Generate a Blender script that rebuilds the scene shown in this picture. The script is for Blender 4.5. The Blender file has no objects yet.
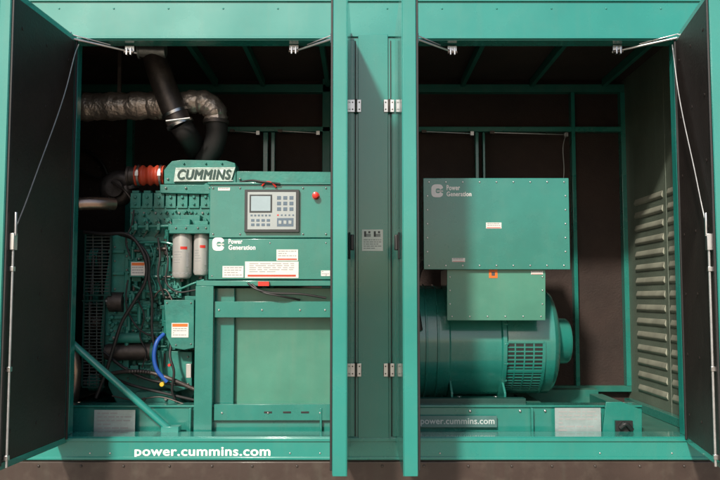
import bpy, bmesh, math, random
from mathutils import Vector, Matrix
random.seed(7)
scene = bpy.context.scene
COL = scene.collection

# ------------------------------------------------------------ camera survey
D = 4.0; H = 1.6; PITCH = math.radians(4.1); F = 800.0
def V(px, py, d):
    """metres in the scene for a point measured on the plane d metres behind the enclosure front"""
    ry = F*math.cos(PITCH) - (240-py)*math.sin(PITCH)
    rz = F*math.sin(PITCH) + (240-py)*math.cos(PITCH)
    t = (D+d)/ry
    return Vector(((px-360)*t, d, H+rz*t))

# ------------------------------------------------------------ materials
def nd(nt, t, **k):
    n = nt.nodes.new(t)
    for a, b in k.items(): setattr(n, a, b)
    return n
def mat(name, col, rough=0.5, metal=0.0, coat=0.0, var=0.12, scale=6.0, bump=0.0, bscale=40.0, dust=0.0, wave=0.0, streak=0.0):
    m = bpy.data.materials.new(name); m.use_nodes = True
    nt = m.node_tree; b = nt.nodes['Principled BSDF']
    tc = nd(nt, 'ShaderNodeTexCoord')
    no = nd(nt, 'ShaderNodeTexNoise'); no.inputs['Scale'].default_value = scale; no.inputs['Detail'].default_value = 8; no.inputs['Roughness'].default_value = .65
    nt.links.new(tc.outputs['Object'], no.inputs['Vector'])
    ramp = nd(nt, 'ShaderNodeValToRGB')
    ramp.color_ramp.elements[0].position = .3; ramp.color_ramp.elements[1].position = .72
    ramp.color_ramp.elements[0].color = (*[c*(1-var) for c in col], 1)
    ramp.color_ramp.elements[1].color = (*[min(1, c*(1+var)) for c in col], 1)
    nt.links.new(no.outputs['Fac'], ramp.inputs['Fac'])
    out = ramp.outputs['Color']
    if dust > 0:
        n2 = nd(nt, 'ShaderNodeTexNoise'); n2.inputs['Scale'].default_value = 14; n2.inputs['Detail'].default_value = 10
        nt.links.new(tc.outputs['Object'], n2.inputs['Vector'])
        r2 = nd(nt, 'ShaderNodeMapRange'); r2.inputs['From Min'].default_value = .5; r2.inputs['From Max'].default_value = .8; r2.inputs['To Max'].default_value = dust
        nt.links.new(n2.outputs['Fac'], r2.inputs['Value'])
        geo = nd(nt, 'ShaderNodeNewGeometry'); sx = nd(nt, 'ShaderNodeSeparateXYZ')
        nt.links.new(geo.outputs['Normal'], sx.inputs[0])
        up = nd(nt, 'ShaderNodeMapRange'); up.inputs['From Min'].default_value = .2; up.inputs['To Max'].default_value = dust
        nt.links.new(sx.outputs['Z'], up.inputs['Value'])
        ad = nd(nt, 'ShaderNodeMath', operation='ADD'); ad.use_clamp = True
        nt.links.new(r2.outputs[0], ad.inputs[0]); nt.links.new(up.outputs[0], ad.inputs[1])
        mx = nd(nt, 'ShaderNodeMix', data_type='RGBA')
        nt.links.new(ad.outputs[0], mx.inputs[0]); nt.links.new(out, mx.inputs[6]); mx.inputs[7].default_value = (.30, .27, .21, 1)
        out = mx.outputs[2]
    if streak > 0:
        mp = nd(nt, 'ShaderNodeMapping'); mp.inputs['Scale'].default_value = (9, 9, .7)
        nt.links.new(tc.outputs['Object'], mp.inputs['Vector'])
        n3 = nd(nt, 'ShaderNodeTexNoise'); n3.inputs['Scale'].default_value = 2.2; n3.inputs['Detail'].default_value = 5
        nt.links.new(mp.outputs[0], n3.inputs['Vector'])
        r3 = nd(nt, 'ShaderNodeMapRange'); r3.inputs['From Min'].default_value = .52; r3.inputs['From Max'].default_value = .75; r3.inputs['To Max'].default_value = streak
        nt.links.new(n3.outputs['Fac'], r3.inputs['Value'])
        mx = nd(nt, 'ShaderNodeMix', data_type='RGBA')
        nt.links.new(r3.outputs[0], mx.inputs[0]); nt.links.new(out, mx.inputs[6]); mx.inputs[7].default_value = (.16, .24, .18, 1)
        out = mx.outputs[2]
    nt.links.new(out, b.inputs['Base Color'])
    rr = nd(nt, 'ShaderNodeMapRange'); rr.inputs['To Min'].default_value = max(.03, rough-.08); rr.inputs['To Max'].default_value = min(1, rough+.12)
    nt.links.new(no.outputs['Fac'], rr.inputs['Value']); nt.links.new(rr.outputs[0], b.inputs['Roughness'])
    b.inputs['Metallic'].default_value = metal
    b.inputs['Coat Weight'].default_value = coat; b.inputs['Coat Roughness'].default_value = .08
    last = None
    if wave > 0:
        w = nd(nt, 'ShaderNodeTexNoise'); w.inputs['Scale'].default_value = 1.6; w.inputs['Detail'].default_value = 1
        nt.links.new(tc.outputs['Object'], w.inputs['Vector'])
        bp = nd(nt, 'ShaderNodeBump'); bp.inputs['Strength'].default_value = wave; bp.inputs['Distance'].default_value = .05
        nt.links.new(w.outputs['Fac'], bp.inputs['Height']); last = bp
    if bump > 0:
        w = nd(nt, 'ShaderNodeTexNoise'); w.inputs['Scale'].default_value = bscale; w.inputs['Detail'].default_value = 6
        nt.links.new(tc.outputs['Object'], w.inputs['Vector'])
        bp = nd(nt, 'ShaderNodeBump'); bp.inputs['Strength'].default_value = bump; bp.inputs['Distance'].default_value = .01
        nt.links.new(w.outputs['Fac'], bp.inputs['Height'])
        if last: nt.links.new(last.outputs[0], bp.inputs['Normal'])
        last = bp
    if last: nt.links.new(last.outputs[0], b.inputs['Normal'])
    return m

G  = mat('enclosure_green_paint', (.017, .245, .205), .24, coat=.8, var=.07, scale=2.5, wave=.6, bump=.02, bscale=300, dust=.04, streak=.08)
GE = mat('engine_green_paint', (.016, .185, .148), .48, coat=.08, var=.28, scale=9, bump=.12, bscale=60, dust=.10)
GA = mat('alternator_green_paint', (.016, .195, .158), .26, coat=.8, var=.12, scale=4, bump=.04, bscale=120, dust=.05, wave=.45, streak=.08)
GY = mat('yellow_green_paint_and_reflection', (.055, .225, .16), .35, coat=.5, var=.15, scale=3, bump=.04, bscale=120, dust=.06, wave=.4, streak=.15)  # yellow-green sheet colour; on the lower cover it holds a painted-in reflection
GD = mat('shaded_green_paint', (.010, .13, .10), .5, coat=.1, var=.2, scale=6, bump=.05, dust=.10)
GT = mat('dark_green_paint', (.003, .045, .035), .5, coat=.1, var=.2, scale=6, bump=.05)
FOAM = mat('dark_foam_lining', (.036, .021, .017), .8, var=.45, scale=1.6, bump=.4, bscale=90, dust=.02)
DOORL = mat('black_door_lining', (.024, .016, .014), .5, var=.25, scale=4, bump=.15, bscale=70, dust=.02)
BASE = mat('black_base_paint', (.048, .031, .025), .42, coat=.2, var=.25, scale=3, bump=.06, bscale=50, dust=.12, streak=.05)
RUB = mat('black_rubber', (.018, .017, .017), .5, var=.2, bump=.05)
BLK = mat('black_plastic', (.02, .02, .021), .35, var=.1)
STEEL = mat('zinc_steel', (.62, .62, .63), .28, metal=1, var=.12, scale=20)
DULL = mat('dull_bolt_steel', (.20, .24, .22), .55, metal=.5, var=.25, scale=20)
ROD = mat('galvanised_rod', (.6, .6, .6), .38, metal=.8, var=.12, scale=20)
DST = mat('dark_steel', (.10, .085, .078), .45, metal=.7, var=.4, scale=12, bump=.2)
GRIL = mat('guard_wire', (.09, .11, .10), .5, metal=.3, var=.3, scale=12)
PIPE = mat('bronzed_steel_pipe', (.50, .36, .29), .28, metal=.9, var=.3, scale=9, bump=.1)
WRAP = mat('foil_exhaust_wrap', (.52, .45, .40), .34, metal=.8, var=.35, scale=14, bump=.8, bscale=40)
RED = mat('red_silicone', (.50, .06, .026), .42, var=.12)
REDB = mat('red_button', (.6, .03, .02), .3, var=.03, coat=.4)
WHT = mat('white_print', (.82, .82, .80), .5, var=.03)
FADE = mat('faded_print', (.50, .56, .55), .5, var=.08)
LAB = mat('label_paper', (.70, .69, .66), .4, var=.06, scale=30)
GREYL = mat('silver_plate', (.36, .44, .44), .32, metal=.35, var=.16, scale=18)
STRIP = mat('teal_grey_strip', (.085, .19, .18), .35, metal=.2, var=.12, scale=18)
ORG = mat('orange_print', (.75, .16, .02), .45, var=.05)
INK = mat('dark_ink', (.07, .07, .07), .5, var=.05)
MID = mat('grey_ink', (.33, .33, .33), .5, var=.05)
BEZ = mat('dark_bezel', (.035, .04, .042), .35, var=.05)
FACE = mat('silver_keypad', (.36, .40, .40), .35, metal=.3, var=.05)
LCD = mat('display_glass', (.32, .42, .46), .10, var=.1, coat=.6)
KEY = mat('blue_grey_key', (.10, .15, .20), .4, var=.05)
BLUE = mat('blue_hose', (.02, .10, .42), .4, var=.1)
YEL = mat('yellow_plastic', (.7, .45, .03), .4, var=.05)
FILT = mat('white_canister', (.50, .49, .47), .30, metal=.3, var=.08)
PLATE = mat('green_tinted_metal', (.38, .46, .43), .28, metal=.8, var=.35, scale=16, bump=.1)
ALU = mat('cast_aluminium', (.42, .45, .44), .33, metal=.85, var=.25, scale=20, bump=.1)
LOUV = mat('louvre_metal', (.33, .34, .27), .45, metal=.1, var=.3, dust=.08)
LINE2 = mat('end_wall_lining', (.120, .150, .115), .45, var=.3, scale=2, bump=.2, bscale=80, dust=.08, streak=.25)

def ground_mat():
    m = bpy.data.materials.new('pale_gravel_ground'); m.use_nodes = True
    nt = m.node_tree; b = nt.nodes['Principled BSDF']
    tc = nd(nt, 'ShaderNodeTexCoord')
    n1 = nd(nt, 'ShaderNodeTexNoise'); n1.inputs['Scale'].default_value = .8; n1.inputs['Detail'].default_value = 12
    nt.links.new(tc.outputs['Object'], n1.inputs['Vector'])
    r = nd(nt, 'ShaderNodeValToRGB')
    r.color_ramp.elements[0].position = .35; r.color_ramp.elements[0].color = (.27, .205, .15, 1)
    r.color_ramp.elements[1].position = .7; r.color_ramp.elements[1].color = (.44, .36, .28, 1)
    nt.links.new(n1.outputs['Fac'], r.inputs['Fac']); nt.links.new(r.outputs[0], b.inputs['Base Color'])
    n2 = nd(nt, 'ShaderNodeTexNoise'); n2.inputs['Scale'].default_value = 30; n2.inputs['Detail'].default_value = 6
    nt.links.new(tc.outputs['Object'], n2.inputs['Vector'])
    bp = nd(nt, 'ShaderNodeBump'); bp.inputs['Strength'].default_value = .5; nt.links.new(n2.outputs['Fac'], bp.inputs['Height'])
    nt.links.new(bp.outputs[0], b.inputs['Normal']); b.inputs['Roughness'].default_value = .9
    return m

# ------------------------------------------------------------ builders
WLOC = {}
def thing(name, loc, label, category, group=None):
    e = bpy.data.objects.new(name, None); e.empty_display_size = .1
    COL.objects.link(e); e.location = loc; WLOC[e.name] = Vector(loc)
    e['label'] = label; e['category'] = category
    if group: e['group'] = group
    return e

class Part:
    def __init__(s, name, mats, parent, M=None, label=None):
        s.name = name; s.mats = mats if isinstance(mats, (list, tuple)) else [mats]
        s.parent = parent; s.bm = bmesh.new(); s.M = M; s.label = label
    def _v(s, p):
        p = Vector(p)
        return s.bm.verts.new(s.M @ p if s.M is not None else p)
    def box(s, x0, x1, y0, y1, z0, z1, m=0):
        x0, x1 = min(x0, x1), max(x0, x1); y0, y1 = min(y0, y1), max(y0, y1); z0, z1 = min(z0, z1), max(z0, z1)
        v = [s._v(p) for p in [(x0,y0,z0),(x1,y0,z0),(x1,y1,z0),(x0,y1,z0),(x0,y0,z1),(x1,y0,z1),(x1,y1,z1),(x0,y1,z1)]]
        for f in [(0,3,2,1),(4,5,6,7),(0,1,5,4),(1,2,6,5),(2,3,7,6),(3,0,4,7)]:
            fc = s.bm.faces.new([v[i] for i in f]); fc.material_index = m
        return s
    def pbox(s, a, b, c, e, d0, d1, m=0):
        p = V(a, (c+e)/2, d0); q = V(b, (c+e)/2, d0)
        return s.box(p.x, q.x, d0, d1, V(a, e, d0).z, V(a, c, d0).z, m)
    def poly(s, pts, d0, d1, m=0, axis='y'):
        def mk(p, d): return (p[0], d, p[1]) if axis == 'y' else (d, p[0], p[1])
        A = [s._v(mk(p, d0)) for p in pts]; B = [s._v(mk(p, d1)) for p in pts]
        f = s.bm.faces.new(A); f.material_index = m
        f = s.bm.faces.new(B[::-1]); f.material_index = m
        n = len(pts)
        for i in range(n):
            f = s.bm.faces.new([A[i], B[i], B[(i+1)%n], A[(i+1)%n]]); f.material_index = m
        return s
    def ppoly(s, pp, d0, d1, m=0):
        q = [V(a, b, d0) for a, b in pp]
        return s.poly([(v.x, v.z) for v in q], d0, d1, m)
    def tube(s, pts, r, seg=14, m=0, smooth=0, cap=True, rf=None, jit=0.0):
        pts = [Vector(p) for p in pts]
        if smooth:
            P = [pts[0]*2-pts[1]]+pts+[pts[-1]*2-pts[-2]]; out = []
            for i in range(1, len(P)-2):
                for k in range(smooth):
                    t = k/smooth; a, b, c, e = P[i-1], P[i], P[i+1], P[i+2]
                    out.append(.5*((2*b)+(c-a)*t+(2*a-5*b+4*c-e)*t*t+(-a+3*b-3*c+e)*t**3))
            out.append(pts[-1]); pts = out
        n = len(pts); rings = []; up = None
        for i, p in enumerate(pts):
            t = (pts[min(i+1, n-1)]-pts[max(i-1, 0)]).normalized()
            if up is None:
                up = Vector((0,0,1)) if abs(t.z) < .9 else Vector((1,0,0))
            a = t.cross(up).normalized(); up = a.cross(t).normalized()
            rr = rf(i/(n-1)) if rf else (r[i] if isinstance(r, (list, tuple)) else r)
            rings.append([s._v(p+(a*math.cos(2*math.pi*k/seg)+up*math.sin(2*math.pi*k/seg))*(rr+random.uniform(-jit, jit))+t*random.uniform(-jit, jit)) for k in range(seg)])
        for i in range(n-1):
            for k in range(seg):
                f = s.bm.faces.new([rings[i][k], rings[i][(k+1)%seg], rings[i+1][(k+1)%seg], rings[i+1][k]]); f.material_index = m
        if cap:
            f = s.bm.faces.new(rings[0][::-1]); f.material_index = m
            f = s.bm.faces.new(rings[-1]); f.material_index = m
        return s
    def cyl(s, a, b, r, seg=24, m=0, r2=None):
        return s.tube([a, b], [r, r if r2 is None else r2], seg, m)
    def lathe(s, x_r, axis_y, axis_z, seg=48, m=0):
        rings = []
        for x, r in x_r:
            rings.append([s._v((x, axis_y+r*math.cos(2*math.pi*k/seg), axis_z+r*math.sin(2*math.pi*k/seg))) for k in range(seg)])
        for i in range(len(rings)-1):
            for k in range(seg):
                f = s.bm.faces.new([rings[i][k], rings[i+1][k], rings[i+1][(k+1)%seg], rings[i][(k+1)%seg]]); f.material_index = m
        f = s.bm.faces.new(rings[0]); f.material_index = m
        f = s.bm.faces.new(rings[-1][::-1]); f.material_index = m
        return s
    def bolt(s, p, r=.007, m=0, h=.005, seg=6):
        p = Vector(p)
        return s.tube([p+Vector((0,.003,0)), p-Vector((0,h,0))], [r, r*.85], seg, m)
    def pbolt(s, px, py, d, r=.007, m=0, h=.005, seg=6):
        return s.bolt(V(px, py, d), r, m, h, seg)
    def done(s, bevel=0.0, seg=2, angle=35):
        bmesh.ops.recalc_face_normals(s.bm, faces=s.bm.faces)
        vs = [v.co.copy() for v in s.bm.verts]
        lo = Vector([min(v[i] for v in vs) for i in range(3)]); hi = Vector([max(v[i] for v in vs) for i in range(3)])
        c = (lo+hi)/2
        for v in s.bm.verts: v.co -= c
        me = bpy.data.meshes.new(s.name); s.bm.to_mesh(me); s.bm.free()
        for m in s.mats: me.materials.append(m)
        me.shade_smooth(); me.set_sharp_from_angle(angle=math.radians(angle))
        o = bpy.data.objects.new(s.name, me); COL.objects.link(o)
        WLOC[o.name] = c
        if s.parent is not None:
            o.parent = s.parent; o.location = c-WLOC[s.parent.name]
        else: o.location = c
        if s.label: o['label'] = s.label
        if bevel > 0:
            b = o.modifiers.new('edge', 'BEVEL'); b.width = bevel; b.segments = seg; b.limit_method = 'ANGLE'; b.angle_limit = math.radians(40)
        return o

def text_mesh(name, txt, space):
    cu = bpy.data.curves.new(name, 'FONT'); cu.body = txt; cu.extrude = .01; cu.resolution_u = 4
    cu.space_character = space
    t = bpy.data.objects.new(name+'_tmp', cu); COL.objects.link(t)
    bpy.context.view_layer.update()
    dg = bpy.context.evaluated_depsgraph_get()
    me = bpy.data.meshes.new_from_object(t.evaluated_get(dg))
    bpy.data.objects.remove(t)
    return me
def lettering(name, txt, px0, px1, py0, py1, d, m, parent, bold=.02, depth=.0012, shear=0.0):
    """text whose ink fills the measured rectangle on the plane d; bold = stroke thickening in em"""
    me = text_mesh(name, txt, 1.0+bold*2.2)
    xs = [v.co.x for v in me.vertices]; ys = [v.co.y for v in me.vertices]
    a = V(px0, py1, d); b = V(px1, py0, d)
    a.x = V(px0, (py0+py1)/2, d).x; b.x = V(px1, (py0+py1)/2, d).x
    c = Vector(((a.x+b.x)/2, d, (a.z+b.z)/2))
    offs = [(0, 0)] if bold <= 0 else [(-bold, 0), (bold, 0), (0, bold*.7), (0, -bold*.7), (-bold*.5, bold*.6), (bold*.5, -bold*.6)]
    sx = (b.x-a.x)/(max(xs)-min(xs)+2*bold); sy = (b.z-a.z)/(max(ys)-min(ys)+1.4*bold)
    mx = (max(xs)+min(xs))/2; my = (max(ys)+min(ys))/2
    bm = bmesh.new()
    for k, (ox, oy) in enumerate(offs):
        vs = []
        for v in me.vertices:
            x, y, z = v.co
            dd = depth+.00008*k
            vs.append(bm.verts.new(((x-mx+ox+shear*(y-my))*sx, -z/.01*dd, (y-my+oy)*sy)))
        for f in me.polygons:
            try: bm.faces.new([vs[i] for i in f.vertices])
            except ValueError: pass
    nm = bpy.data.meshes.new(name); bm.to_mesh(nm); bm.free(); nm.materials.append(m)
    o = bpy.data.objects.new(name, nm); COL.objects.link(o); WLOC[o.name] = c
    o.parent = parent; o.location = c-WLOC[parent.name]
    return o

def label_card(name, a, b, c, e, d, parent, style='warn', base=LAB, rows=5, label=None):
    p = Part(name, [base, ORG, INK, MID, RED], parent, label=label)
    p.pbox(a, b, c, e, d-.002, d+.001)
    w = b-a; h = e-c; dd = d-.0026
    def r(u0, u1, v0, v1, m): p.pbox(a+u0*w, a+u1*w, c+v0*h, c+v1*h, dd, d-.0015, m)
    top = .10
    if style == 'warn': r(.05, .95, .05, .26, 1); top = .36
    if style == 'red': r(.05, .95, .80, .92, 4)
    if style == 'black':
        for u in (.10, .56): r(u, u+.10, .08, .34, 2); r(u+.10, u+.32, .20, .34, 3); r(u+.2, u+.3, .08, .17, 2)
        top = .46
    bot = .72 if style == 'red' else .95
    if style == 'tri':
        r(.3, .7, .3, .75, 2)
    else:
        for i in range(rows):
            v = top+(bot-top)*i/rows; u = .08
            while u < .86:
                wd = random.uniform(.06, .2); e_ = min(.92, u+wd)
                r(u, e_, v, v+(bot-top)/rows*.38, 3); u = e_+.03
                if random.random() < .08: break
    return p.done()

def emblem(parent, a, b, c, e, d):
    """solid white block C with a small green wordmark band across its middle"""
    p = Part('emblem', [WHT, GA], parent)
    w = b-a; h = e-c
    def P(u, v): return (a+u*w, c+v*h)
    n = 30
    def sq(t, r, cx, k_=3.2):
        x, y = math.cos(t), math.sin(t); k = (abs(x)**k_+abs(y)**k_)**(-1/k_)
        return P(cx+r*k*x, .5-r*k*y)
    half = 24
    p.ppoly([sq(math.radians(half+(360-2*half)*i/n), .52, .5) for i in range(n+1)]+[sq(math.radians(360-half-(360-2*half)*i/n), .19, .56) for i in range(n+1)], d-.0015, d+.001)
    p.done()
    m_ = (c+e)/2
    lettering('emblem_lettering', 'cummins', a+.44*w, a+1.0*w, m_-.085*h, m_+.085*h, d-.0005, WHT, parent, bold=.05)

# ------------------------------------------------------------ ground
g = Part('ground', [ground_mat()], None)
g.box(-400, 400, -400, 400, -.3, 0)
go = g.done(); go['kind'] = 'structure'; go['label'] = 'pale gravel and concrete yard'; go['category'] = 'ground'

# ------------------------------------------------------------ enclosure
ZS = .914; ZH = 2.91
XL, XR = -1.446, 1.61
PL, PR = -.045, .178
enc = thing('generator_enclosure', (.08, .7, 0), 'teal green steel generator enclosure with four open doors on black base', 'generator enclosure')

p = Part('base_tank', [BASE, DST], enc)
p.box(-2.3, 2.45, .012, 1.5, .10, .80)
p.box(-2.3, 2.45, -.012, .010, .66, .795)
for i in range(22):
    p.bolt((-2.2+i*.21+random.uniform(-.01,.01), -.012, .775), .008, 1, .006)
for x in (-1.9, -.6, .7, 2.0): p.box(x-.06, x+.06, .0, 1.5, .0, .10)
p.done(.003)

p = Part('sill', [G, STEEL], enc)
p.box(-2.3, 2.45, 0, .06, .803, ZS-.014)
p.box(XL-.02, XR+.02, .004, .16, ZS-.014, ZS)
p.box(XL-.02, XR+.02, -.008, 0, ZS-.022, ZS-.004)
p.box(-2.3, 2.45, -.006, 0, .803, .818)
for px in (110, 290, 320, 440, 600, 672, 90):
    q = V(px, 455, 0); p.bolt((q.x, 0, .835), .006, 1, .004)
p.done(.0025)
lettering('painted_lettering', 'power.cummins.com', 134.5, 270.5, 447, 459, 0, WHT, enc, bold=.03)

p = Part('header', [G, RUB, STEEL], enc)
p.box(-2.3, 2.45, 0, .05, ZH+.018, 3.25)
p.box(-2.3, 2.45, -.010, 0, ZH+.20, 3.24)
p.box(XL-.02, PL, .004, .10, ZH, ZH+.018)
p.box(PR, XR+.02, .004, .10, ZH, ZH+.018)
p.box(XL, PL, -.007, -.001, ZH+.006, ZH+.02)
p.box(PR, XR, -.007, -.001, ZH+.006, ZH+.02)
for i in range(16):
    x = -2.1+i*.28; p.bolt((x, 0, ZH+.165), .006, 0, .004)
p.done(.0025)

p = Part('jamb', G, enc); p.box(-2.3, XL-.012, 0, .05, ZS-.014, ZH+.018); p.box(XL-.06, XL-.008, .05, .11, ZS, ZH+.018); p.done(.003)
p = Part('jamb', G, enc); p.box(XR+.012, 2.45, 0, .05, ZS-.014, ZH+.018); p.box(XR+.008, XR+.06, .05, .11, ZS, ZH+.018); p.done(.003)

p = Part('pillar', [G, RUB], enc)
xc0, xc1 = PL+.036, PR-.036
p.box(PL-.01, PR+.01, .010, .14, ZS-.014, ZH+.018)
p.box(xc0, xc1, -.004, .010, ZS-.02, ZH+.03)
p.box(PL-.004, PL+.016, .0, .010, ZS, ZH, 0); p.box(PR-.016, PR+.004, .0, .010, ZS, ZH, 0)
p.box(PL+.019, PL+.024, .006, .010, ZS, ZH, 1); p.box(PR-.024, PR-.019, .006, .010, ZS, ZH, 1)
pil = p.done(.003)
label_card('warning_label', 362, 383, 229.5, 251, -.004, pil, 'black', base=WHT, rows=5)

p = Part('back_wall', [FOAM, DST], enc)
p.box(-2.2, 2.3, 1.42, 1.46, .9, 3.1)
for k in range(22):
    p.pbolt(random.uniform(80, 125), random.uniform(135, 205), 1.42, .008, 1, .006, 8)
p.done()
p = Part('roof', [FOAM, G], enc)
p.box(-2.25, 2.4, .1, 1.46, 3.085, 3.11)
p.box(-2.3, 2.45, -.03, 1.5, 3.25, 3.29, 1)
p.done()
p = Part('end_wall', [FOAM], enc); p.box(-2.22, -2.18, .05, 1.42, .9, 3.08); p.done()
XE = 1.80
p = Part('end_wall', [LINE2, LOUV, GD, RUB], enc, label='end wall with rows of pressed air louvres')
p.box(XE, XE+.04, .05, 1.42, .9, 3.085)
z = 1.0
while z < 2.25:
    for (y0, y1) in ((.14, .64), (.72, 1.20)):
        p.poly([(XE-.001, z), (XE-.010, z+.012), (XE-.011, z+.020), (XE-.001, z+.046)], y0, y1, 1)
    z += .085
p.box(XE-.003, XE+.001, .67, .69, .9, 3.08, 0)
p.done(.004)
p = Part('frame_rail', GA, enc); p.box(XE-.05, XE-.004, .12, 1.36, .886, .935); p.done(.003)
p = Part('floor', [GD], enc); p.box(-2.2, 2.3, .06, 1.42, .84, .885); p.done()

def beam(name, *a, m=GD, bev=.003):
    p = Part(name, m, enc); p.box(*a); return p.done(bev)
Bd = 1.36
def pb(name, a, b, c, e, d0=Bd, d1=1.42, m=GD):
    p = Part(name, m, enc); p.pbox(a, b, c, e, d0, d1); return p.done(.003)
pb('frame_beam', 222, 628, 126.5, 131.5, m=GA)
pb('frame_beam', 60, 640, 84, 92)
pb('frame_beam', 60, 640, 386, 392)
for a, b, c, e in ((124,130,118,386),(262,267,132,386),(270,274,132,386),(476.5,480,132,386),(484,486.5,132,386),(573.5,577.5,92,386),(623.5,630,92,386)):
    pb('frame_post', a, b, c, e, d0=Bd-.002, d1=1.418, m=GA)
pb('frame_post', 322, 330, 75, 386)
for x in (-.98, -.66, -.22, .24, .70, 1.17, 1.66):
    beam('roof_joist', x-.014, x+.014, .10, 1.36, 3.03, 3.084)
for a, b, y in ((424, 472, 131.5), (492, 566, 132.5), (232, 258, 131), (280, 318, 131)):
    p = Part('latch_bar', [STEEL, DST], enc)
    q0, q1 = V(a, y, 1.33), V(b, y+2, 1.33); p.cyl(q0, q1, .004, 8)
    p.box(q0.x-.015, q0.x+.015, 1.32, 1.36, q0.z-.010, q0.z+.010, 1); p.box(q1.x-.012, q1.x+.012, 1.32, 1.36, q1.z-.014, q1.z+.014); p.done(.001)
p = Part('release_cable', [ROD], enc); p.tube([V(566,134,1.32),V(563,148,1.32),V(564,172,1.34),V(561,200,1.34)], .003, 6, 0, smooth=5); p.done()
p = Part('wall_conduit', [RUB], enc)
p.tube([V(84,150,1.36),V(98,158,1.34),V(108,176,1.34),V(112,205,1.36)], .012, 8, 0, smooth=5)
p.tube([V(78,168,1.36),V(92,176,1.34),V(116,182,1.34),V(126,200,1.36)], .009, 8, 0, smooth=5); p.done()

# ------------------------------------------------------------ doors
def door(hx, fx, length, ext_sign, z0, z1, kind, label):
    """hx: x of lining face at hinge, fx: at free edge; ext_sign: x direction of the outside face"""
    u = Vector((fx-hx, -length, 0)).normalized()
    v = Vector((-u.y, u.x, 0))
    if v.x*ext_sign < 0: v = -v
    M = Matrix(((u.x, v.x, 0, hx), (u.y, v.y, 0, 0), (0, 0, 1, 0), (0, 0, 0, 1)))
    L = length; T = .05 if kind == 'outer' else .060
    p = Part('door', [G, STEEL], enc, M, label)
    p.box(0, L, T-.004, T, z0, z1)
    p.box(0, .004, 0, T-.004, z0, z1); p.box(L-.004, L, 0, T-.004, z0, z1)
    p.box(.004, L-.004, 0, T-.004, z0, z0+.004); p.box(.004, L-.004, 0, T-.004, z1-.004, z1)
    p.box(L-.03, L-.004, -.002, .002, z0+.004, z1-.004)
    p.box(.004, .03, -.002, .002, z0+.004, z1-.004)
    p.box(.03, L-.03, -.002, .002, z0+.004, z0+.03); p.box(.03, L-.03, -.002, .002, z1-.03, z1-.004)
    d = p.done(.0015)
    q = Part('lining', [DOORL, DST], d, M)
    q.box(.032, L-.034, -.006, T-.006, z0+.032, z1-.032)
    for i in range(3):
        for j in range(7):
            c = Vector((.1+i*(L-.2)/2, -.006, z0+.15+j*(z1-z0-.3)/6))
            q.cyl(c, c-Vector((0, .003, 0)), .008, 10, 0)
    q.done(.002)
    q = Part('seal', [RUB], d, M)
    q.box(L-.024, L-.010, -.012, -.0025, z0+.02, z1-.02); q.box(.010, .022, -.012, -.0025, z0+.02, z1-.02); q.done(.002)
    if kind == 'outer':
        q = Part('lock_rod', [ROD, STEEL], d, M)
        ur = L-.045
        q.cyl((ur, -.022, z0+.01), (ur, -.022, 1.80), .0055, 10)
        for zz in (z0+.05, 1.3, 1.72): q.box(ur-.010, ur+.010, -.030, -.006, zz-.010, zz+.010, 1)
        q.box(ur-.016, ur+.016, -.032, -.006, 1.80, 1.87, 1)
        q.cyl((ur, -.03, 1.86), (ur, -.03, 1.96), .007, 8, 1)
        q.done(.001)
        q = Part('release_cable', [ROD], d, M)
        q.tube([(.02,-.02,2.88),(.09,-.03,2.80),(.18,-.035,2.62),(.28,-.035,2.44),(.43,-.03,2.19),(.55,-.03,2.0),(ur,-.025,1.88)], .0028, 6, 0, smooth=6); q.done()
    else:
        q = Part('handle', [BLK], d, M)
        q.box(L*.62, L*.62+.05, T, T+.008, 1.77, 1.89)
        q.box(L*.62+.012, L*.62+.038, T+.008, T+.024, 1.81, 1.88)
        q.done(.004)
    return d, M
door(XL, XL-.045, .67, -1, .885, 2.925, 'outer', 'door standing wide open, black lined inside')
door(XR, 1.497, .66, 1, .885, 2.925, 'outer', 'door standing open, black lined, swung slightly inward')
door(PL-.06, PL-.068, .65, 1, .865, 2.95, 'mid', 'door seen edge-on beside the pillar')
door(PR+.06, PR+.060, .65, -1, .865, 2.95, 'mid', 'bright door edge beside the pillar')

def hinge(px, py):
    p = Part('hinge', [STEEL, DST], enc)
    c = V(px, py, -.006)
    p.box(c.x-.026, c.x-.005, -.012, -.0045, c.z-.032, c.z+.032)
    p.box(c.x+.005, c.x+.026, -.012, -.0045, c.z-.032, c.z+.032)
    p.box(c.x-.028, c.x+.028, -.0045, .014, c.z-.028, c.z+.028, 1)
    p.cyl((c.x, -.014, c.z-.034), (c.x, -.014, c.z+.034), .0065, 12, 1)
    for sx in (-.017, .017):
        for sz in (-.018, .018): p.bolt((c.x+sx, -.012, c.z+sz), .0045, 1, .003)
    p.done(.001)
for py in (106, 370):
    hinge(356, py); hinge(389, py)
def stay(a, b, c0, e, d0, d1, brx):
    p = Part('door_stay', [STEEL, DST], enc)
    A, B = V(a, b, d0), V(c0, e, d1)
    p.cyl(A, B, .006, 10); p.cyl(A+Vector((0,0,.020)), A.lerp(B, .6)+Vector((0,0,.012)), .0035, 8)
    C = V(brx, e-1, d1)
    p.box(C.x-.024, C.x+.024, d1-.010, d1+.004, C.z-.004, C.z+.03, 0)
    p.box(C.x-.014, C.x-.007, d1-.03, d1-.010, C.z-.022, C.z+.016); p.box(C.x+.007, C.x+.014, d1-.03, d1-.010, C.z-.022, C.z+.016)
    p.cyl(C+Vector((-.025, -.02, -.008)), C+Vector((.025, -.02, -.008)), .008, 10, 1)
    p.cyl(A+Vector((0,0,-.02)), A+Vector((0,0,.03)), .009, 10)
    p.done(.001)
stay(70, 38, 137, 53, -.04, .08, 130)
stay(332, 39, 291, 52, -.04, .08, 294)
stay(417, 39, 456, 53, -.04, .08, 452)
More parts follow.
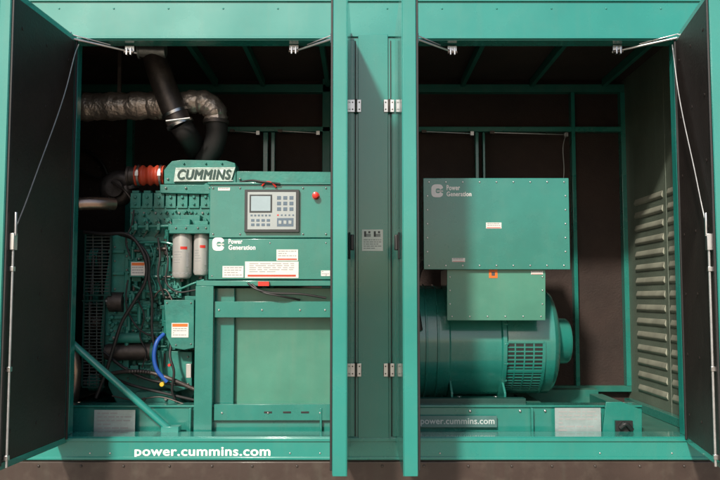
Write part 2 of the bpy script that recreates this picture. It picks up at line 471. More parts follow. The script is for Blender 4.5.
stay(681, 37, 612, 52, -.04, .08, 617)

# ------------------------------------------------------------ skid
skid = thing('skid_frame', (0, .7, .885), 'green steel skid frame under the engine and alternator', 'skid frame')
p = Part('beam', [GA, RUB, STEEL], skid)
p0, p1 = V(60, 420, .24), V(642, 420, .24)
zt, zb = V(0, 405, .24).z, .887
p.box(p0.x, p1.x, .24, .26, zb+.012, zt-.012); p.box(p0.x, p1.x, .23, .34, zt-.012, zt); p.box(p0.x, p1.x, .20, .34, zb, zb+.012)
for px in (150, 205, 330, 470, 520, 545, 610):
    p.pbolt(px, 411, .24, .009, 2, .008)
for px in (60, 190, 320, 530, 606):
    q = V(px, 420, .24); p.box(q.x, q.x+.012, .205, .24, zb+.012, zt-.012)
p.done(.003)
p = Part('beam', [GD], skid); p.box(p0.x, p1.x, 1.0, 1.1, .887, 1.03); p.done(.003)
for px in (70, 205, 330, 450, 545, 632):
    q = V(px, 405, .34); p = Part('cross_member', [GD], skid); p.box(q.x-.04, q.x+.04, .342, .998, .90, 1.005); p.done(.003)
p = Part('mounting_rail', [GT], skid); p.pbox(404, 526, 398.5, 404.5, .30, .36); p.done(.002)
p = Part('end_gusset', [GA], skid); p.ppoly([(602, 437), (642, 437), (642, 410), (622, 402), (606, 402)], .20, .215); p.done(.002)
p = Part('outlet_cover', [BLK], skid); p.pbox(616, 633, 421, 436, .17, .19); p.tube([V(620,428,.16),V(626,424,.15),V(632,430,.165)], .012, 10, 0, smooth=5); p.done(.003)
label_card('rating_plate', 555, 601, 408, 438.5, .20, skid, 'plain', base=GREYL, rows=7)
label_card('rating_plate', 94, 135, 410, 436, .20, skid, 'plain', base=GREYL, rows=6)
p = Part('name_strip', [STRIP], skid); p.pbox(404, 497, 416, 427.5, .215, .222); p.done(.001)
lettering('strip_lettering', 'power.cummins.com', 420.5, 494.5, 418.2, 426.2, .215, FADE, skid, bold=.02)
p = Part('brace', [G, STEEL], skid)
A, B = V(66, 338, .13), V(170, 430, .16)
p.cyl(A, B, .019, 20); p.box(A.x-.05, A.x+.01, .10, .16, A.z-.03, A.z+.05); p.box(B.x-.04, B.x+.05, .13, .20, .887, B.z+.02)
p.done(.002)

# ------------------------------------------------------------ alternator
alt = thing('alternator', (.8, .72, .99), 'green cylindrical alternator with square terminal box on top', 'alternator')
AY = .72; AZ = V(0, 341, .72).z
def X(px, d=.60): return V(px, 341, d).x
p = Part('stator_housing', [GA, STEEL], alt)
prof = [(X(398),.30),(X(400),.345),(X(408),.345),(X(409),.335),(X(414),.335),(X(415),.325),(X(446),.325),(X(447),.312),(X(496),.312),(X(497),.325),(X(501),.325),(X(502),.305)]
p.lathe(prof, AY, AZ, 72)
for x in (X(424), X(435)):
    p.lathe([(x-.006,.326),(x-.005,.334),(x+.005,.334),(x+.006,.326)], AY, AZ, 72)
for i in range(18):
    a = 2*math.pi*i/18
    c = Vector((X(500)-.01, AY+.318*math.cos(a), AZ+.318*math.sin(a)))
    p.cyl(c, c+Vector((.022,0,0)), .009, 6, 0)
st = p.done(.002)
p = Part('end_bell', [GA, RUB, STEEL], alt)
R = .302
p.lathe([(X(502)+.001,.300),(X(503),R),(X(548),R),(X(552),.285),(X(555),.25),(X(556),.20),(X(557),.14),(X(559),.135),(X(570),.132),(X(573),.12),(X(574.5),.08),(X(575),.02)], AY, AZ, 72)
p.done(.002)
p = Part('vent_grille', [RUB, GA, GA], alt)
x0, x1 = X(504, .47), X(541, .47)
def cp(x, a, r): return (x, AY-r*math.cos(a), AZ-r*math.sin(a))
na = 14; a0, a1 = math.radians(-1), math.radians(60)
for i in range(na):
    t0 = a0+(a1-a0)*i/na; t1 = a0+(a1-a0)*(i+1)/na
    vs = [p._v(q) for q in (cp(x0,t0,R+.002), cp(x1,t0,R+.002), cp(x1,t1,R+.002), cp(x0,t1,R+.002))]
    p.bm.faces.new(vs)
def curved_bar(xa, xb, ta, tb, r0, r1, m, n=1):
    for i in range(n):
        t0 = ta+(tb-ta)*i/n; t1 = ta+(tb-ta)*(i+1)/n
        P8 = [cp(xa,t0,r0),cp(xb,t0,r0),cp(xb,t1,r0),cp(xa,t1,r0),cp(xa,t0,r1),cp(xb,t0,r1),cp(xb,t1,r1),cp(xa,t1,r1)]
        v = [p._v(q) for q in P8]
        for f in [(0,3,2,1),(4,5,6,7),(0,1,5,4),(1,2,6,5),(2,3,7,6),(3,0,4,7)]:
            fc = p.bm.faces.new([v[k] for k in f]); fc.material_index = m
for i in range(15):
    t = a0+(a1-a0)*i/14; curved_bar(x0, x1, t-.013, t+.013, R+.001, R+.006, 1)
for i in range(5):
    x = x0+(x1-x0)*i/4; curved_bar(x-.004, x+.004, a0, a1, R+.0012, R+.007, 1, 12)
curved_bar(x0-.012, x0-.004, a0-.03, a1+.03, R+.001, R+.012, 2, 12); curved_bar(x1+.004, x1+.012, a0-.03, a1+.03, R+.001, R+.012, 2, 12)
curved_bar(x0-.003, x1+.003, a0-.03, a0, R+.001, R+.010, 2)
tm = a0+(a1-a0)*.5; curved_bar(x0, x1, tm-.028, tm+.028, R+.001, R+.0085, 2)
p.done()
p = Part('foot', [GA, STEEL], alt)
z1 = AZ-.20; zb = V(0, 401, .45).z
xa, xb = X(449, .45), X(505, .45)
p.box(xa, xb, .40, 1.02, zb-.012, zb+.006)
for x in (xa+.01, xb-.01):
    p.poly([(.41, zb), (.41, zb+.05), (.50, z1), (.94, z1), (1.01, zb+.05), (1.01, zb)], x-.006, x+.006, axis='x')
for x in (xa+.05, xb-.06): p.cyl((x, .42, zb), (x, .42, zb+.03), .014, 6, 1)
p.done(.002)

p = Part('terminal_box', [GA, STEEL], alt)
p.pbox(425.5, 567.5, 180.5, 266.5, .262, .72)
p.pbox(423.5, 569.5, 178, 269.5, .25, .258)
p.pbox(424.5, 568.5, 179, 268.5, .258, .262)
n = 9
for i in range(n):
    px = 429+i*(564-429)/(n-1)
    p.pbolt(px, 182, .25, .0055, 1, .004, 10); p.pbolt(px, 265.5, .25, .0055, 1, .004, 10)
for j in range(1, 6):
    py = 182+j*(265.5-182)/6
    p.pbolt(427.5, py, .25, .0055, 1, .004, 10); p.pbolt(565.5, py, .25, .0055, 1, .004, 10)
tb = p.done(.003)
emblem(alt, 431.5, 443, 184.5, 197, .25)
lettering('box_lettering', 'Power', 446.5, 460, 185, 190.3, .25, WHT, alt, bold=.04)
lettering('box_lettering', 'Generation', 446.5, 471.5, 191.5, 196.4, .25, WHT, alt, bold=.04)
label_card('small_label', 486, 501.5, 222.5, 228.5, .25, tb, 'red', rows=2)
p = Part('lower_cover', [GY, STEEL], alt, label='green cover plate under the terminal box, yellowish reflection painted in')  # yellowish reflection on the cover is put into its base colour
p.ppoly([(447, 268.8), (545.5, 268.8), (545.5, 320.5), (447, 320.5)], .275, .283)
q = V(447, 300, .283); r_ = V(545.5, 300, .283)
p.box(q.x+.01, r_.x-.01, .284, .70, V(0, 318, .283).z, V(0, 268.5, .283).z)
for i in range(6):
    px = 452+i*(541-452)/5; p.pbolt(px, 316.5, .275, .005, 1, .004, 10)
for j in range(3):
    py = 277+j*13.5; p.pbolt(450, py, .275, .005, 1, .004, 10); p.pbolt(542.5, py, .275, .005, 1, .004, 10)
lc = p.done(.002)
label_card('hazard_label', 489, 497.5, 269.2, 278, .275, lc, 'tri', base=ORG)
label_card('small_label', 531, 543, 271, 274.5, .275, lc, 'red', rows=1)
label_card('small_label', 452, 465, 258, 262, .25, tb, 'red', rows=1)
p = Part('cable_conduit', [RUB], alt); p.tube([V(424,262,.4),V(418,275,.38),V(416,300,.36),V(420,330,.40)], .016, 10, 0, smooth=6); p.done()

# ------------------------------------------------------------ control cabinet
cab = thing('control_cabinet', V(270, 436, .3), 'green generator control cabinet on a tall green frame', 'control panel')
p = Part('housing', [GA, STEEL, RUB], cab)
d0 = .20
p.pbox(209.5, 346, 184.5, 237.8, d0, .46)
p.pbox(208.5, 346, 238.6, 279.5, d0-.004, .46)
p.pbox(207.5, 346, 182, 184.5, d0-.012, .46)
p.pbox(196, 346, 280.5, 286, d0-.01, .47)
for px, py in ((213,188),(213,234),(240,188),(240,234),(303,188),(303,234),(326,188),(326,234),(212,276),(270,243),(326,243),(326,275)):
    p.pbolt(px, py, d0-.003, .0055, 1, .004, 10)
hs = p.done(.003)
p = Part('display_unit', [BEZ, FACE, LCD, BLK, REDB, KEY, WHT], cab)
p.pbox(244.5, 299, 189.5, 232, d0-.022, d0-.001)
p.pbox(247.5, 296, 192, 229.5, d0-.0245, d0-.021, 1)
p.pbox(249.5, 272, 194.5, 212.5, d0-.027, d0-.024, 0)
p.pbox(251, 270.5, 196, 211, d0-.028, d0-.0262, 2)
for i in range(6): p.pbox(250.5+i*3.6, 252.6+i*3.6, 214.5, 216.2, d0-.026, d0-.024, 5)
for j in range(2):
    for i in range(4): p.pbox(251+i*5.2, 254.4+i*5.2, 219+j*4.4, 221.6+j*4.4, d0-.026, d0-.024, 5)
for j in range(3):
    for i in range(3): p.pbox(277+i*6.2, 281+i*6.2, 196+j*5.6, 199.6+j*5.6, d0-.026, d0-.024, 5)
for i in range(5): p.pbox(277+i*3.8, 278.8+i*3.8, 214.4, 215.8, d0-.026, d0-.024, 4 if i == 0 else 5)
p.pbox(277, 293.5, 218, 226.5, d0-.0255, d0-.024, 5)
for i in range(3): p.pbox(278.5+i*5, 281.5+i*5, 220.5, 224, d0-.027, d0-.0252, 1)
p.done(.0012)
p = Part('stop_button', [REDB, YEL, BLK], cab)
c = V(315.8, 195.7, d0)
p.cyl(c, c-Vector((0,.004,0)), .020, 24, 0); p.cyl(c-Vector((0,.004,0)), c-Vector((0,.022,0)), .012, 20, 2)
p.tube([c-Vector((0,.020,0)), c-Vector((0,.028,0)), c-Vector((0,.036,0)), c-Vector((0,.039,0))], [.016,.018,.016,.009], 24, 0); p.done()
emblem(cab, 212.5, 224, 237.8, 250.5, d0-.004)
lettering('panel_lettering', 'Power', 228.5, 242.5, 238.9, 243.9, d0-.004, WHT, cab, bold=.04)
lettering('panel_lettering', 'Generation', 228.5, 255.5, 244.9, 249.9, d0-.004, WHT, cab, bold=.04)
label_card('warning_label', 276.5, 298, 249.5, 260.8, d0-.004, hs, 'red', rows=3)
label_card('instruction_label', 222.5, 243.5, 266, 277.5, d0-.004, hs, 'plain', rows=4)
label_card('instruction_label', 245, 298.5, 261.5, 278, d0-.004, hs, 'red', rows=5)
label_card('small_label', 321, 330, 270.5, 276, d0-.004, hs, 'plain', rows=2)
label_card('small_label', 218, 230, 187.5, 190.5, d0, hs, 'plain', rows=1)
p = Part('cabinet_cable', [RUB, REDB], cab)
p.tube([V(248,283,d0-.01),V(256,289,d0-.03),V(272,293,d0-.03),V(300,294,d0-.02),V(326,298,d0)], .006, 8, 0, smooth=6)
p.tube([V(252,284,d0-.01),V(262,292,d0-.03),V(280,296,d0-.03),V(300,300,d0+.02)], .005, 8, 0, smooth=6)
p.pbox(258, 269, 281.5, 286, d0-.03, d0-.011, 1); p.done()
p = Part('cabinet_cable', [RUB, REDB], cab)
p.tube([V(262,186,d0-.012),V(266,182,d0-.02),V(272,183,d0-.02),V(276,187,d0-.012)], .005, 8, 1, smooth=5)
p.tube([V(240,182,d0+.01),V(252,180.5,d0-.01),V(264,182,d0-.022),V(280,184,d0-.015)], .006, 8, 0, smooth=5); p.done()
p = Part('support_frame', [GA, STEEL, RUB], cab)
def pb2(a, b, c, e, d_, w=.04): p.pbox(a, b, c, e, d_, d_+w)
pb2(194.5, 212.5, 286, 437, .19)
pb2(214, 346, 301.5, 317.5, .21, .03)
pb2(214, 346, 404.5, 420.5, .21, .03)
pb2(212.5, 346, 421.5, 437, .235, .02)
for px in (219, 262, 300, 325): p.pbolt(px, 310, .21, .006, 1, .005)
for px in (222, 268, 320): p.pbolt(px, 413, .21, .006, 1, .005)
for px in (264, 283, 301): p.pbox(px, px+8, 411.5, 413.5, .2085, .211, 2)
p.done(.003)
p = Part('back_panel', [GY], cab, label='smooth yellow-green sheet behind the frame'); p.pbox(214, 346, 288, 421, .30, .33); p.done(.003)  # lighter, more yellow green than the frame in front
p = Part('support_frame', [GA], cab); p.pbox(212.5, 234, 288, 421, .265, .285); p.done(.003)

# ------------------------------------------------------------ engine
BRIGHT = STEEL; STEEL = DULL
eng = thing('diesel_engine', V(170, 405, .7), 'teal green six cylinder diesel engine with hoses and filters', 'engine')
p = Part('engine_block', [GE, STEEL, DST], eng)
p.pbox(128, 216, 240, 374, .50, 1.0)
for px in range(134, 214, 13):
    p.pbox(px, px+3, 244, 372, .475, .51)
p.pbox(128, 214, 300, 305, .465, .51); p.pbox(128, 214, 338, 344, .465, .51)
p.pbox(132, 168, 246, 262, .44, .51); p.pbox(146, 182, 262, 298, .425, .51)
p.pbox(128, 162, 306, 336, .44, .51); p.pbox(160, 200, 296, 350, .45, .51)
for py in range(309, 336, 5): p.pbox(129, 161, py, py+2, .43, .45)
for px in range(149, 181, 6): p.pbox(px, px+2.5, 264, 296, .415, .43)
for px, py in [(130,248),(130,262),(134,300),(150,302),(166,302),(182,302),(198,302),(134,341),(150,341),(166,341),(190,341)]: p.pbolt(px, py, .462, .010, 1, .010)
for px, py in [(149,265),(149,293),(177,265),(177,293),(163,279),(139,251),(163,251),(139,259)]: p.pbolt(px, py, .418, .008, 1, .008)
for k in range(210):
    px, py = random.uniform(126, 172), random.uniform(244, 372)
    if k % 3 == 0: w, h = random.uniform(3, 10), random.uniform(3, 8); p.pbox(px, px+w, py, py+h, random.uniform(.40, .435), .52, 0)
    elif k % 3 == 1:
        c = V(px, py, random.uniform(.395, .42)); L_ = random.uniform(.03, .10); r = random.uniform(.005, .012)
        dv = Vector((L_, 0, 0)) if random.random() < .5 else Vector((0, 0, L_)); p.cyl(c, c+dv, r, 10, random.choice((0,0,0,2))); p.cyl(c+dv, c+dv*1.2, r*1.3, 6, 0)
    else: p.pbolt(px, py, .45, random.uniform(.005, .012), random.choice((0,0,0,2)), random.uniform(.02, .05))
p.done(.003)
p = Part('cylinder_head', [GE, STEEL], eng)
p.pbox(130, 212, 206, 240, .47, .95)
p.pbox(130, 212, 197, 208, .50, .92)
for i in range(7):
    a = 130.5+i*11.7
    p.pbox(a, a+10.2, 193, 208, .46, .90)
    p.pbox(a+1.5, a+8.5, 190.5, 193, .50, .85)
    p.pbolt(a+5, 197, .46, .010, 0, .012); p.pbolt(a+5, 204, .46, .008, 0, .012)
    p.pbolt(a+2, 213, .47, .008, 1, .010); p.pbolt(a+7, 213, .47, .008, 0, .010)
    c = V(a+4.5, 221.5, .47); p.cyl(c, c-Vector((0,.045,0)), .017, 14); p.cyl(c-Vector((0,.045,0)), c-Vector((0,.055,0)), .009, 6, 0)
    c = V(a+4.5, 231.5, .47); p.cyl(c, c-Vector((0,.03,0)), .013, 14)
    p.tube([V(a+4.5,221.5,.415), V(a+6.5,226,.39), V(a+5,231,.41), V(a+1,237,.44)], .004, 8, 1, smooth=4)
p.pbox(128, 214, 236.5, 241, .45, .49)
for k in range(50):
    px, py = random.uniform(130, 208), random.uniform(209, 236)
    p.pbolt(px, py, .47, random.uniform(.004, .009), 0, random.uniform(.01, .04))
p.done(.003)
p = Part('fuel_rail', [GE, STEEL], eng)
p.tube([V(132,227,.40), V(170,226,.39), V(212,227,.40)], .009, 12)
for i in range(7): p.pbox(134+i*11.4, 137+i*11.4, 223.5, 230, .375, .415, 0)
p.tube([V(133,243,.42),V(160,242,.40),V(176,246,.39),V(182,256,.38)], .007, 10, 0, smooth=5)
p.done(.001)
p = Part('oil_pan', [GE, STEEL], eng)
p.ppoly([(108,374),(200,374),(200,384),(188,406),(118,406),(108,386)], .52, .95)
p.pbox(104, 204, 370.5, 375, .50, .98)
for px in range(108, 202, 10): p.pbolt(px, 378.5, .52, .007, 1, .007)
p.done(.004)
p = Part('gear_housing', [GE, STEEL], eng)
p.ppoly([(112,236),(128,232),(129,372),(104,372),(100,340),(104,290),(108,262)], .46, .98)
p.pbox(124, 130, 232, 372, .44, .5)
for py in range(242, 370, 14): p.pbolt(127, py, .44, .008, 1, .008); p.pbolt(115, py+5, .46, .007, 1, .007)
for py in range(250, 360, 22): p.pbox(108, 124, py, py+3, .445, .47)
for k in range(30): px, py = random.uniform(108, 124), random.uniform(300, 368); p.pbolt(px, py, .46, random.uniform(.006, .014), 0, random.uniform(.01, .05))
p.done(.003)
def pulley(px0, px1, py, d, r, m):
    c0 = V(px0, py, d); x1_ = V(px1, py, d).x
    n = 5; prof = []
    for i in range(n):
        a = c0.x+(x1_-c0.x)*i/n; b = c0.x+(x1_-c0.x)*(i+1)/n
        prof += [(a+.0005, r), (a+(b-a)*.45, r), (a+(b-a)*.5, r*.92), (b-.0005, r*.92)]
    prof.append((x1_, r))
    p.lathe(prof, d, c0.z, 32, m)
for (a, b, py, d, r, m) in ((90,104,352,.72,.13,0),(90,104,296,.70,.10,1),(92,104,258,.56,.055,1),(92,103,322,.52,.05,0),(90,102,382,.60,.05,1)):
    p = Part('pulley', [DST, GE, STEEL], eng); pulley(a, b, py, d, r, m)
    c0 = V(a, py, d); p.cyl(c0, c0-Vector((.03,0,0)), r*.35, 16, 2); p.done()
p = Part('drive_belt', [RUB], eng)
for px, pts in ((95, [(.56-.06,258),(.52-.055,322),(.59,350),(.60,382),(.75,380),(.85,350),(.82,296),(.62,250)]), (100, [(.50,256),(.6,300),(.585,352),(.7,376),(.86,352),(.80,290),(.60,248)])):
    x = V(px, 320, .55).x
    ring = [Vector((x, d, V(0, py, d).z)) for d, py in pts]; ring.append(ring[0].copy())
    p.tube(ring, .011, 8, 0, smooth=4, cap=False)
p.done()
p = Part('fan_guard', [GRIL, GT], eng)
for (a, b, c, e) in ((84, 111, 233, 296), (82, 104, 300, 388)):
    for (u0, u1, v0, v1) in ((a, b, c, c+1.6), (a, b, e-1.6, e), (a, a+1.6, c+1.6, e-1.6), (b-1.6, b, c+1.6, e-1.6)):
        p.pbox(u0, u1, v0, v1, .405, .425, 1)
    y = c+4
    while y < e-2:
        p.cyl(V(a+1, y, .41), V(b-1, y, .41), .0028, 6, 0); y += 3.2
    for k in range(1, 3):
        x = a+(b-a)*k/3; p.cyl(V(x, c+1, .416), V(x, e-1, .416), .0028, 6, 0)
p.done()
p = Part('fan', [DST], eng)
zc = V(0, 315, .72).z
xf = V(86,315,.5).x
for i in range(8):
    a = 2*math.pi*i/8; ca, sa = math.cos(a), math.sin(a)
    pts = []
    for r, w, tw in ((.08,.04,.035),(.20,.05,.028),(.27,.055,.02)):
        pts.append(((xf-tw, .80+r*ca-w*sa, zc+r*sa+w*ca), (xf+tw, .80+r*ca+w*sa, zc+r*sa-w*ca)))
    vs = [(p._v(a_), p._v(b_)) for a_, b_ in pts]
    for j in range(2): p.bm.faces.new([vs[j][0], vs[j+1][0], vs[j+1][1], vs[j][1]])
p.lathe([(xf-.04,.03),(xf-.035,.09),(xf+.035,.09),(xf+.06,.05)], .80, zc, 24); p.done()
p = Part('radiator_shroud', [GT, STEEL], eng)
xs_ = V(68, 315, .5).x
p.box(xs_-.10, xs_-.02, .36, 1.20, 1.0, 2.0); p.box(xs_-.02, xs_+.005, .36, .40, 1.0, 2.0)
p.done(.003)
p = Part('starter_motor', [GE, DST, STEEL], eng)
a, b = V(108, 352, .42), V(152, 352, .42)
p.cyl(a, b, .046, 28, 1); p.cyl(a-Vector((.012,0,0)), a, .042, 28, 1); p.cyl(b, b+Vector((.03,0,0)), .056, 28, 0)
a2, b2 = V(116, 338, .40), V(142, 338, .40); p.cyl(a2, b2, .028, 20, 0); p.cyl(a2-Vector((.018,0,0)), a2, .012, 8, 2)
p.done(.002)
p = Part('charging_alternator', [DST, ALU], eng)
a, b = V(110, 302, .46), V(124, 302, .46); p.cyl(a, b, .055, 28, 0); p.cyl(a-Vector((.02,0,0)), a, .03, 20, 1)
for i in range(10):
    t = 2*math.pi*i/10; c = a+Vector((0, .042*math.cos(t), .042*math.sin(t))); p.cyl(c-Vector((.004,0,0)), c, .008, 6, 1)
p.done(.002)
fm = Part('filter_head', [GE, STEEL], eng)
fm.pbox(169, 211, 224.5, 233.5, .30, .45); fm.pbox(172, 190, 219, 225, .33, .42); fm.pbox(194, 208, 221, 225, .33, .42)
for px in (176, 186, 198, 206): fm.pbolt(px, 228, .30, .007, 1, .007)
fm.pbox(180, 200, 215, 226, .38, .47)
fm.done(.003)
for (cx, hw, y1) in ((182.3, 9.6, 279), (201.3, 7.6, 276)):
    p = Part('fuel_filter', [FILT, DST], eng)
    c = V(cx, 256, .37); r = hw*.00545; zt_, zb_ = V(0, 233.5, .37).z, V(0, y1, .37).z
    p.tube([(c.x,c.y,zt_),(c.x,c.y,zt_-.012),(c.x,c.y,zt_-.0125),(c.x,c.y,zt_-.02),(c.x,c.y,zb_+.02),(c.x,c.y,zb_+.006),(c.x,c.y,zb_)], [r*.93,r*.93,r,r,r,r*.85,r*.5], 36)
    p.cyl((c.x,c.y,zb_-.015), (c.x,c.y,zb_), .012, 10, 1)
    fo = p.done()
    q = Part('filter_print', [REDB, MID], fo)
    zz = (zt_+zb_)/2
    def band(t0, t1, z0, z1, m):
        n = 6
        for i in range(n):
            a = math.radians(t0+(t1-t0)*i/n); b = math.radians(t0+(t1-t0)*(i+1)/n); R_ = r+.0012
            vs = [q._v((c.x+R_*math.sin(t), c.y-R_*math.cos(t), z)) for t, z in ((a,z0),(b,z0),(b,z1),(a,z1))]
            f = q.bm.faces.new(vs); f.material_index = m
    band(0, 40, zz+.035, zz+.050, 0)
    for k in range(5): band(-45, random.uniform(-10, 10), zz+.02-k*.014, zz+.024-k*.014, 1)
    band(35, 52, zz-.06, zz+.02, 1)
    band(-70, 70, zb_+.028, zb_+.032, 1)
    q.done()
p = Part('intake_pipe', [GE, STEEL], eng)
p.ppoly([(168,165),(172,161),(182,159.8),(226,160.5),(235,163),(236,168.5),(236,184),(164,184),(164,170)], .45, .58)
p.ppoly([(160,184.5),(236,184.5),(238,192),(206,194),(160,193)], .44, .60)
p.ppoly([(232,171),(346,172),(346,184),(236,186)], .46, .56)
for px in (168, 240): p.pbolt(px, 179, .45, .008, 1, .01)
for px in (166, 186, 210, 228): p.pbolt(px, 188, .44, .008, 1, .01)
for px in (184, 206, 222): p.pbolt(px, 163.5, .45, .007, 0, .012)
p.tube([V(206,184,.46),V(212,196,.46),V(214,206,.47)], .02, 12, 0, smooth=4)
p.done(.010, 4)
p = Part('name_plate', [PLATE], eng)
p.ppoly([(175.5,167.6),(235.5,167),(231,181.2),(173.5,181.8)], .438, .449)
for k in range(2): p.ppoly([(175.5,167.6+k*12.6),(233,167.2+k*12.6),(233,168.6+k*12.6),(175.5,169+k*12.6)], .4355, .440)
p.done(.001)
lettering('plate_lettering', 'CUMMINS', 177.5, 231, 169.4, 179.8, .438, GT, eng, bold=.05, depth=.004, shear=.22)
p = Part('turbo_hose', [RED, BRIGHT], eng)
a, b = V(136, 175.5, .50), V(165, 175.5, .50)
p.tube([a.lerp(b, t/30) for t in range(31)], .05, 28, 0, rf=lambda t: .053+.006*math.cos(t*math.pi*2*4))
for t in (.12, .88):
    c = a.lerp(b, t); p.tube([c-Vector((.006,0,0)), c+Vector((.006,0,0))], .0605, 28, 1)
    p.box(c.x-.006, c.x+.012, c.y-.075, c.y-.055, c.z-.012, c.z+.012, 1)
p.done()
p = Part('turbocharger', [DST, ALU, STEEL], eng)
a = V(134, 176, .50); p.tube([a+Vector((.02,0,0)), a-Vector((.02,0,0)), a-Vector((.022,0,0)), a-Vector((.035,0,0))], [.05,.05,.056,.056], 24, 0)
c = V(118, 190, .72); p.tube([c+Vector((.08*math.cos(t*.35)*(1-t*.02), .0, .08*math.sin(t*.35)*(1-t*.02))) for t in range(20)], .045, 14, 0)
p.cyl(c, c+Vector((0,-.08,0)), .05, 20, 0)
p.tube([V(112,182,.6),V(124,190,.55),V(132,200,.56)], .008, 8, 0, smooth=4)
p.done()
p = Part('coolant_pipe', [PIPE, BRIGHT], eng)
p.tube([V(62,214,.36),V(72,206,.36),V(84,203.5,.38),V(100,203.5,.42),V(114,204,.48)], .036, 24, 0, smooth=6)
c = V(110,204,.46); p.tube([c-Vector((.006,0,0)), c+Vector((.006,0,0))], .040, 24, 1)
c = V(80,204,.37); p.tube([c-Vector((.006,0,0)), c+Vector((.006,0,0))], .038, 24, 1); p.done()
p = Part('coolant_pipe', [PIPE], eng)
p.tube([V(68,345,.40),V(74,362,.40),V(74,385,.42),V(70,408,.44)], .035, 24, 0, smooth=6); p.done()
p = Part('side_box', [GE, STEEL], eng)
p.ppoly([(164,300),(194,300),(194,348),(184,350),(172,348),(166,336)], .30, .42)
for px, py in ((167,303),(191,303),(191,344),(176,345)): p.pbolt(px, py, .30, .006, 1, .005)
sb = p.done(.004)
label_card('warning_label', 171.5, 188.5, 323, 337.5, .30, sb, 'warn', rows=4)
label_card('warning_label', 131, 145, 262, 275.5, .375, eng, 'warn', rows=3)
p = Part('label_bracket', [GE], eng); p.pbox(129.5, 146, 261, 277, .376, .51); p.done(.002)
p = Part('cooler_housing', [GE, STEEL], eng)
p.ppoly([(150,350),(192,352),(192,388),(176,392),(150,380)], .40, .52)
for px, py in ((154,355),(188,357),(188,384),(156,377),(170,354)): p.pbolt(px, py, .40, .008, 1, .008)
p.done(.004)
def hose(name, pts, r, m, sm=6, corr=False):
    p = Part(name, [m], eng)
    q = [V(*a) for a in pts]
    p.tube(q, r, 12, 0, smooth=sm*(3 if corr else 1), rf=(lambda t: r*(1+.12*math.sin(t*230))) if corr else None)
    return p.done()
hose('hose', [(84,232,.40),(104,234,.37),(126,234,.35),(138,244,.34),(146,262,.33),(145,282,.33),(134,302,.33),(122,322,.33),(114,346,.33),(106,372,.34),(96,398,.35)], .0095, RUB)
hose('hose', [(118,234,.42),(134,240,.37),(148,256,.35),(149,280,.34),(152,300,.34),(152,330,.34),(156,356,.34),(160,384,.34)], .0075, RUB)
hose('hose', [(158,238,.38),(160,256,.34),(158,276,.33),(164,296,.34)], .006, RUB)
hose('hose', [(104,352,.38),(124,368,.35),(150,380,.34),(186,386,.33)], .008, RUB)
hose('hose', [(100,376,.38),(122,372,.34),(146,372,.32),(168,378,.31),(196,390,.32)], .011, DST, corr=True)
hose('hose', [(110,376,.40),(128,384,.33),(150,390,.32),(176,396,.33),(194,400,.34)], .008, RUB)
hose('coolant_hose', [(164,334,.34),(157,342,.31),(154,356,.30),(157,370,.30),(167,382,.31)], .0115, BLUE)
hose('wiring_loom', [(128,280,.38),(126,296,.37),(128,312,.36),(140,330,.36),(158,338,.36)], .005, RUB)
hose('wiring_loom', [(166,246,.38),(168,262,.36),(166,282,.35),(178,292,.34),(196,290,.35)], .005, RUB)
hose('wiring_loom', [(134,210,.42),(132,224,.40),(126,240,.39),(130,256,.38)], .005, RUB)
hose('wiring_loom', [(138,300,.38),(144,316,.37),(140,336,.37),(146,352,.36),(142,368,.36)], .004, RUB)
hose('wiring_loom', [(112,396,.34),(134,400,.32),(160,397,.31),(184,404,.30)], .004, DST)
hose('fuel_line', [(172,300,.34),(166,290,.35),(158,292,.36),(152,304,.37),(152,322,.37)], .005, DST)
hose('fuel_line', [(134,286,.38),(150,292,.37),(176,290,.36),(192,284,.35),(204,280,.36)], .006, GE)
hose('fuel_line', [(150,244,.40),(154,258,.38),(150,272,.38),(156,288,.38),(150,300,.38)], .004, GE)
hose('hose', [(172,340,.34),(170,356,.30),(174,372,.29),(172,390,.30),(176,402,.32)], .007, RUB)
p = Part('filler_cap', [YEL, BLK], eng); c = V(163, 384, .32); p.cyl(c, c-Vector((0,.03,0)), .012, 16); p.cyl(c+Vector((0,.06,0)), c, .010, 12, 1); p.done(.002)
p = Part('drain_cap', [REDB], eng); c = V(170, 365, .29); p.cyl(c, c-Vector((0,.02,0)), .008, 12); p.done(.001)
p = Part('paper_tag', [FILT], eng); p.ppoly([(186,364),(191,364),(191,378),(186,378)], .33, .36); p.done(.002)
p = Part('mount', [GE, STEEL], eng); p.ppoly([(136,392),(172,392),(180,406),(130,406)], .36, .52); p.pbolt(144,399,.36,.012,1,.012); p.pbolt(166,399,.36,.012,1,.012); p.done(.003)
STEEL = BRIGHT

# ------------------------------------------------------------ exhaust
exh = thing('exhaust_pipe', V(170, 150, .8), 'foil wrapped exhaust pipe with black elbows above the engine', 'exhaust pipe')
p = Part('wrapped_pipe', [WRAP, STEEL], exh)
def crumple(t): return .080+.004*math.sin(t*37)+.003*math.sin(t*83+1)
p.tube([V(40,108,.60),V(80,107,.60),(V(130,106,.60)),V(172,105,.60)], .08, 24, 0, smooth=14, rf=crumple, jit=.0035)
p.tube([V(168,108,.56),V(186,103,.54),V(203,102,.53),V(214,110,.53),V(216,120,.54)], .08, 22, 0, smooth=6, rf=lambda t: .066+.004*math.sin(t*41), jit=.0035)
p.done(angle=30)
p = Part('riser', [DST, STEEL], exh)
p.tube([V(150,30,.46),V(156,60,.46),V(165,88,.46),V(175,113,.46),V(180,124,.47)], .070, 28, 0, smooth=10)
c0, c1 = V(175,113,.46), V(180,124,.468)
dv = (c1-c0).normalized()
for c in (c0, c1): p.tube([c-dv*.008, c+dv*.008], .077, 28, 1)
p.cyl(V(166,121,.37), V(190,118,.37), .005, 8, 1)
p.done()
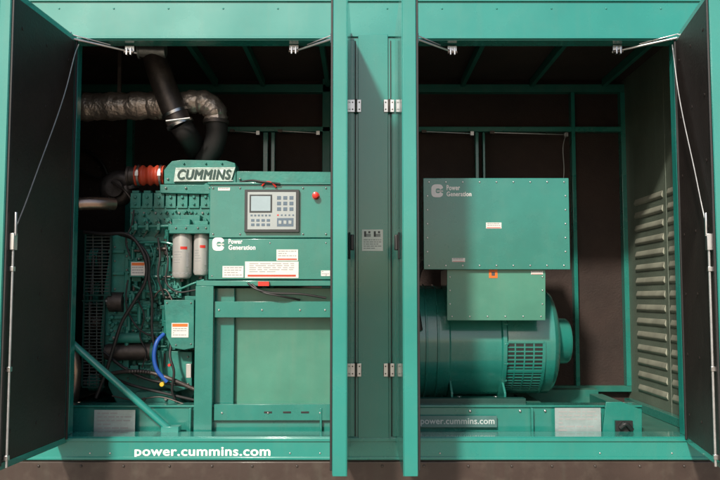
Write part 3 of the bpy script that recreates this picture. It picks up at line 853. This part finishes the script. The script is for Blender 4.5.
p = Part('elbow', [RUB, DST], exh)
p.tube([V(180,124,.47),V(186,133,.50),V(192,142,.60),V(196,150,.70)], .064, 24, 0, smooth=8)
p.tube([V(216,118,.54),V(217,132,.56),V(213,148,.60),V(205,162,.66),V(200,172,.72)], .062, 24, 0, smooth=8)
c = V(216,122,.545); p.tube([c-Vector((0,0,.010)), c+Vector((0,0,.010))], .074, 28, 1)
p.done()
p = Part('muffler_flange', [ALU], exh); a = V(140,50,.42); b = V(166,51,.42); p.cyl(a, b, .040, 24); p.cyl(a-Vector((.01,0,0)), a, .050, 24); p.done(.002)
p = Part('hanger', [DST], exh); q = V(120,88,.62); p.box(q.x-.01, q.x+.01, .60, .62, q.z-.03, 3.08); p.done()

# ------------------------------------------------------------ light
w = bpy.data.worlds.new("World"); scene.world = w; w.use_nodes = True
nt = w.node_tree; bg = nt.nodes['Background']
sky = nt.nodes.new('ShaderNodeTexSky'); sky.sky_type = 'NISHITA'; sky.sun_disc = False
EL, AZM = math.radians(36), math.radians(21)
sky.sun_elevation = EL; sky.sun_rotation = math.radians(180)+AZM; sky.dust_density = 2.5; sky.air_density = 1.0
nt.links.new(sky.outputs[0], bg.inputs[0]); bg.inputs[1].default_value = .13
sl = bpy.data.lights.new('sun', 'SUN'); sl.energy = 4.4; sl.angle = math.radians(4); sl.color = (1, .93, .82)
so = bpy.data.objects.new('sun', sl); COL.objects.link(so)
dirv = Vector((math.sin(AZM)*math.cos(EL), math.cos(AZM)*math.cos(EL), -math.sin(EL)))
so.rotation_euler = dirv.to_track_quat('-Z', 'Y').to_euler(); so.location = (-3, -6, 6)

cam = bpy.data.cameras.new('camera'); co = bpy.data.objects.new('camera', cam); COL.objects.link(co)
co.location = (0, -D, H); co.rotation_euler = (math.radians(90)+PITCH, 0, 0)
cam.sensor_width = 36; cam.lens = 40; cam.clip_start = .05; cam.clip_end = 2000
scene.camera = co
scene.view_settings.view_transform = 'Standard'; scene.view_settings.look = 'None'; scene.view_settings.exposure = 0
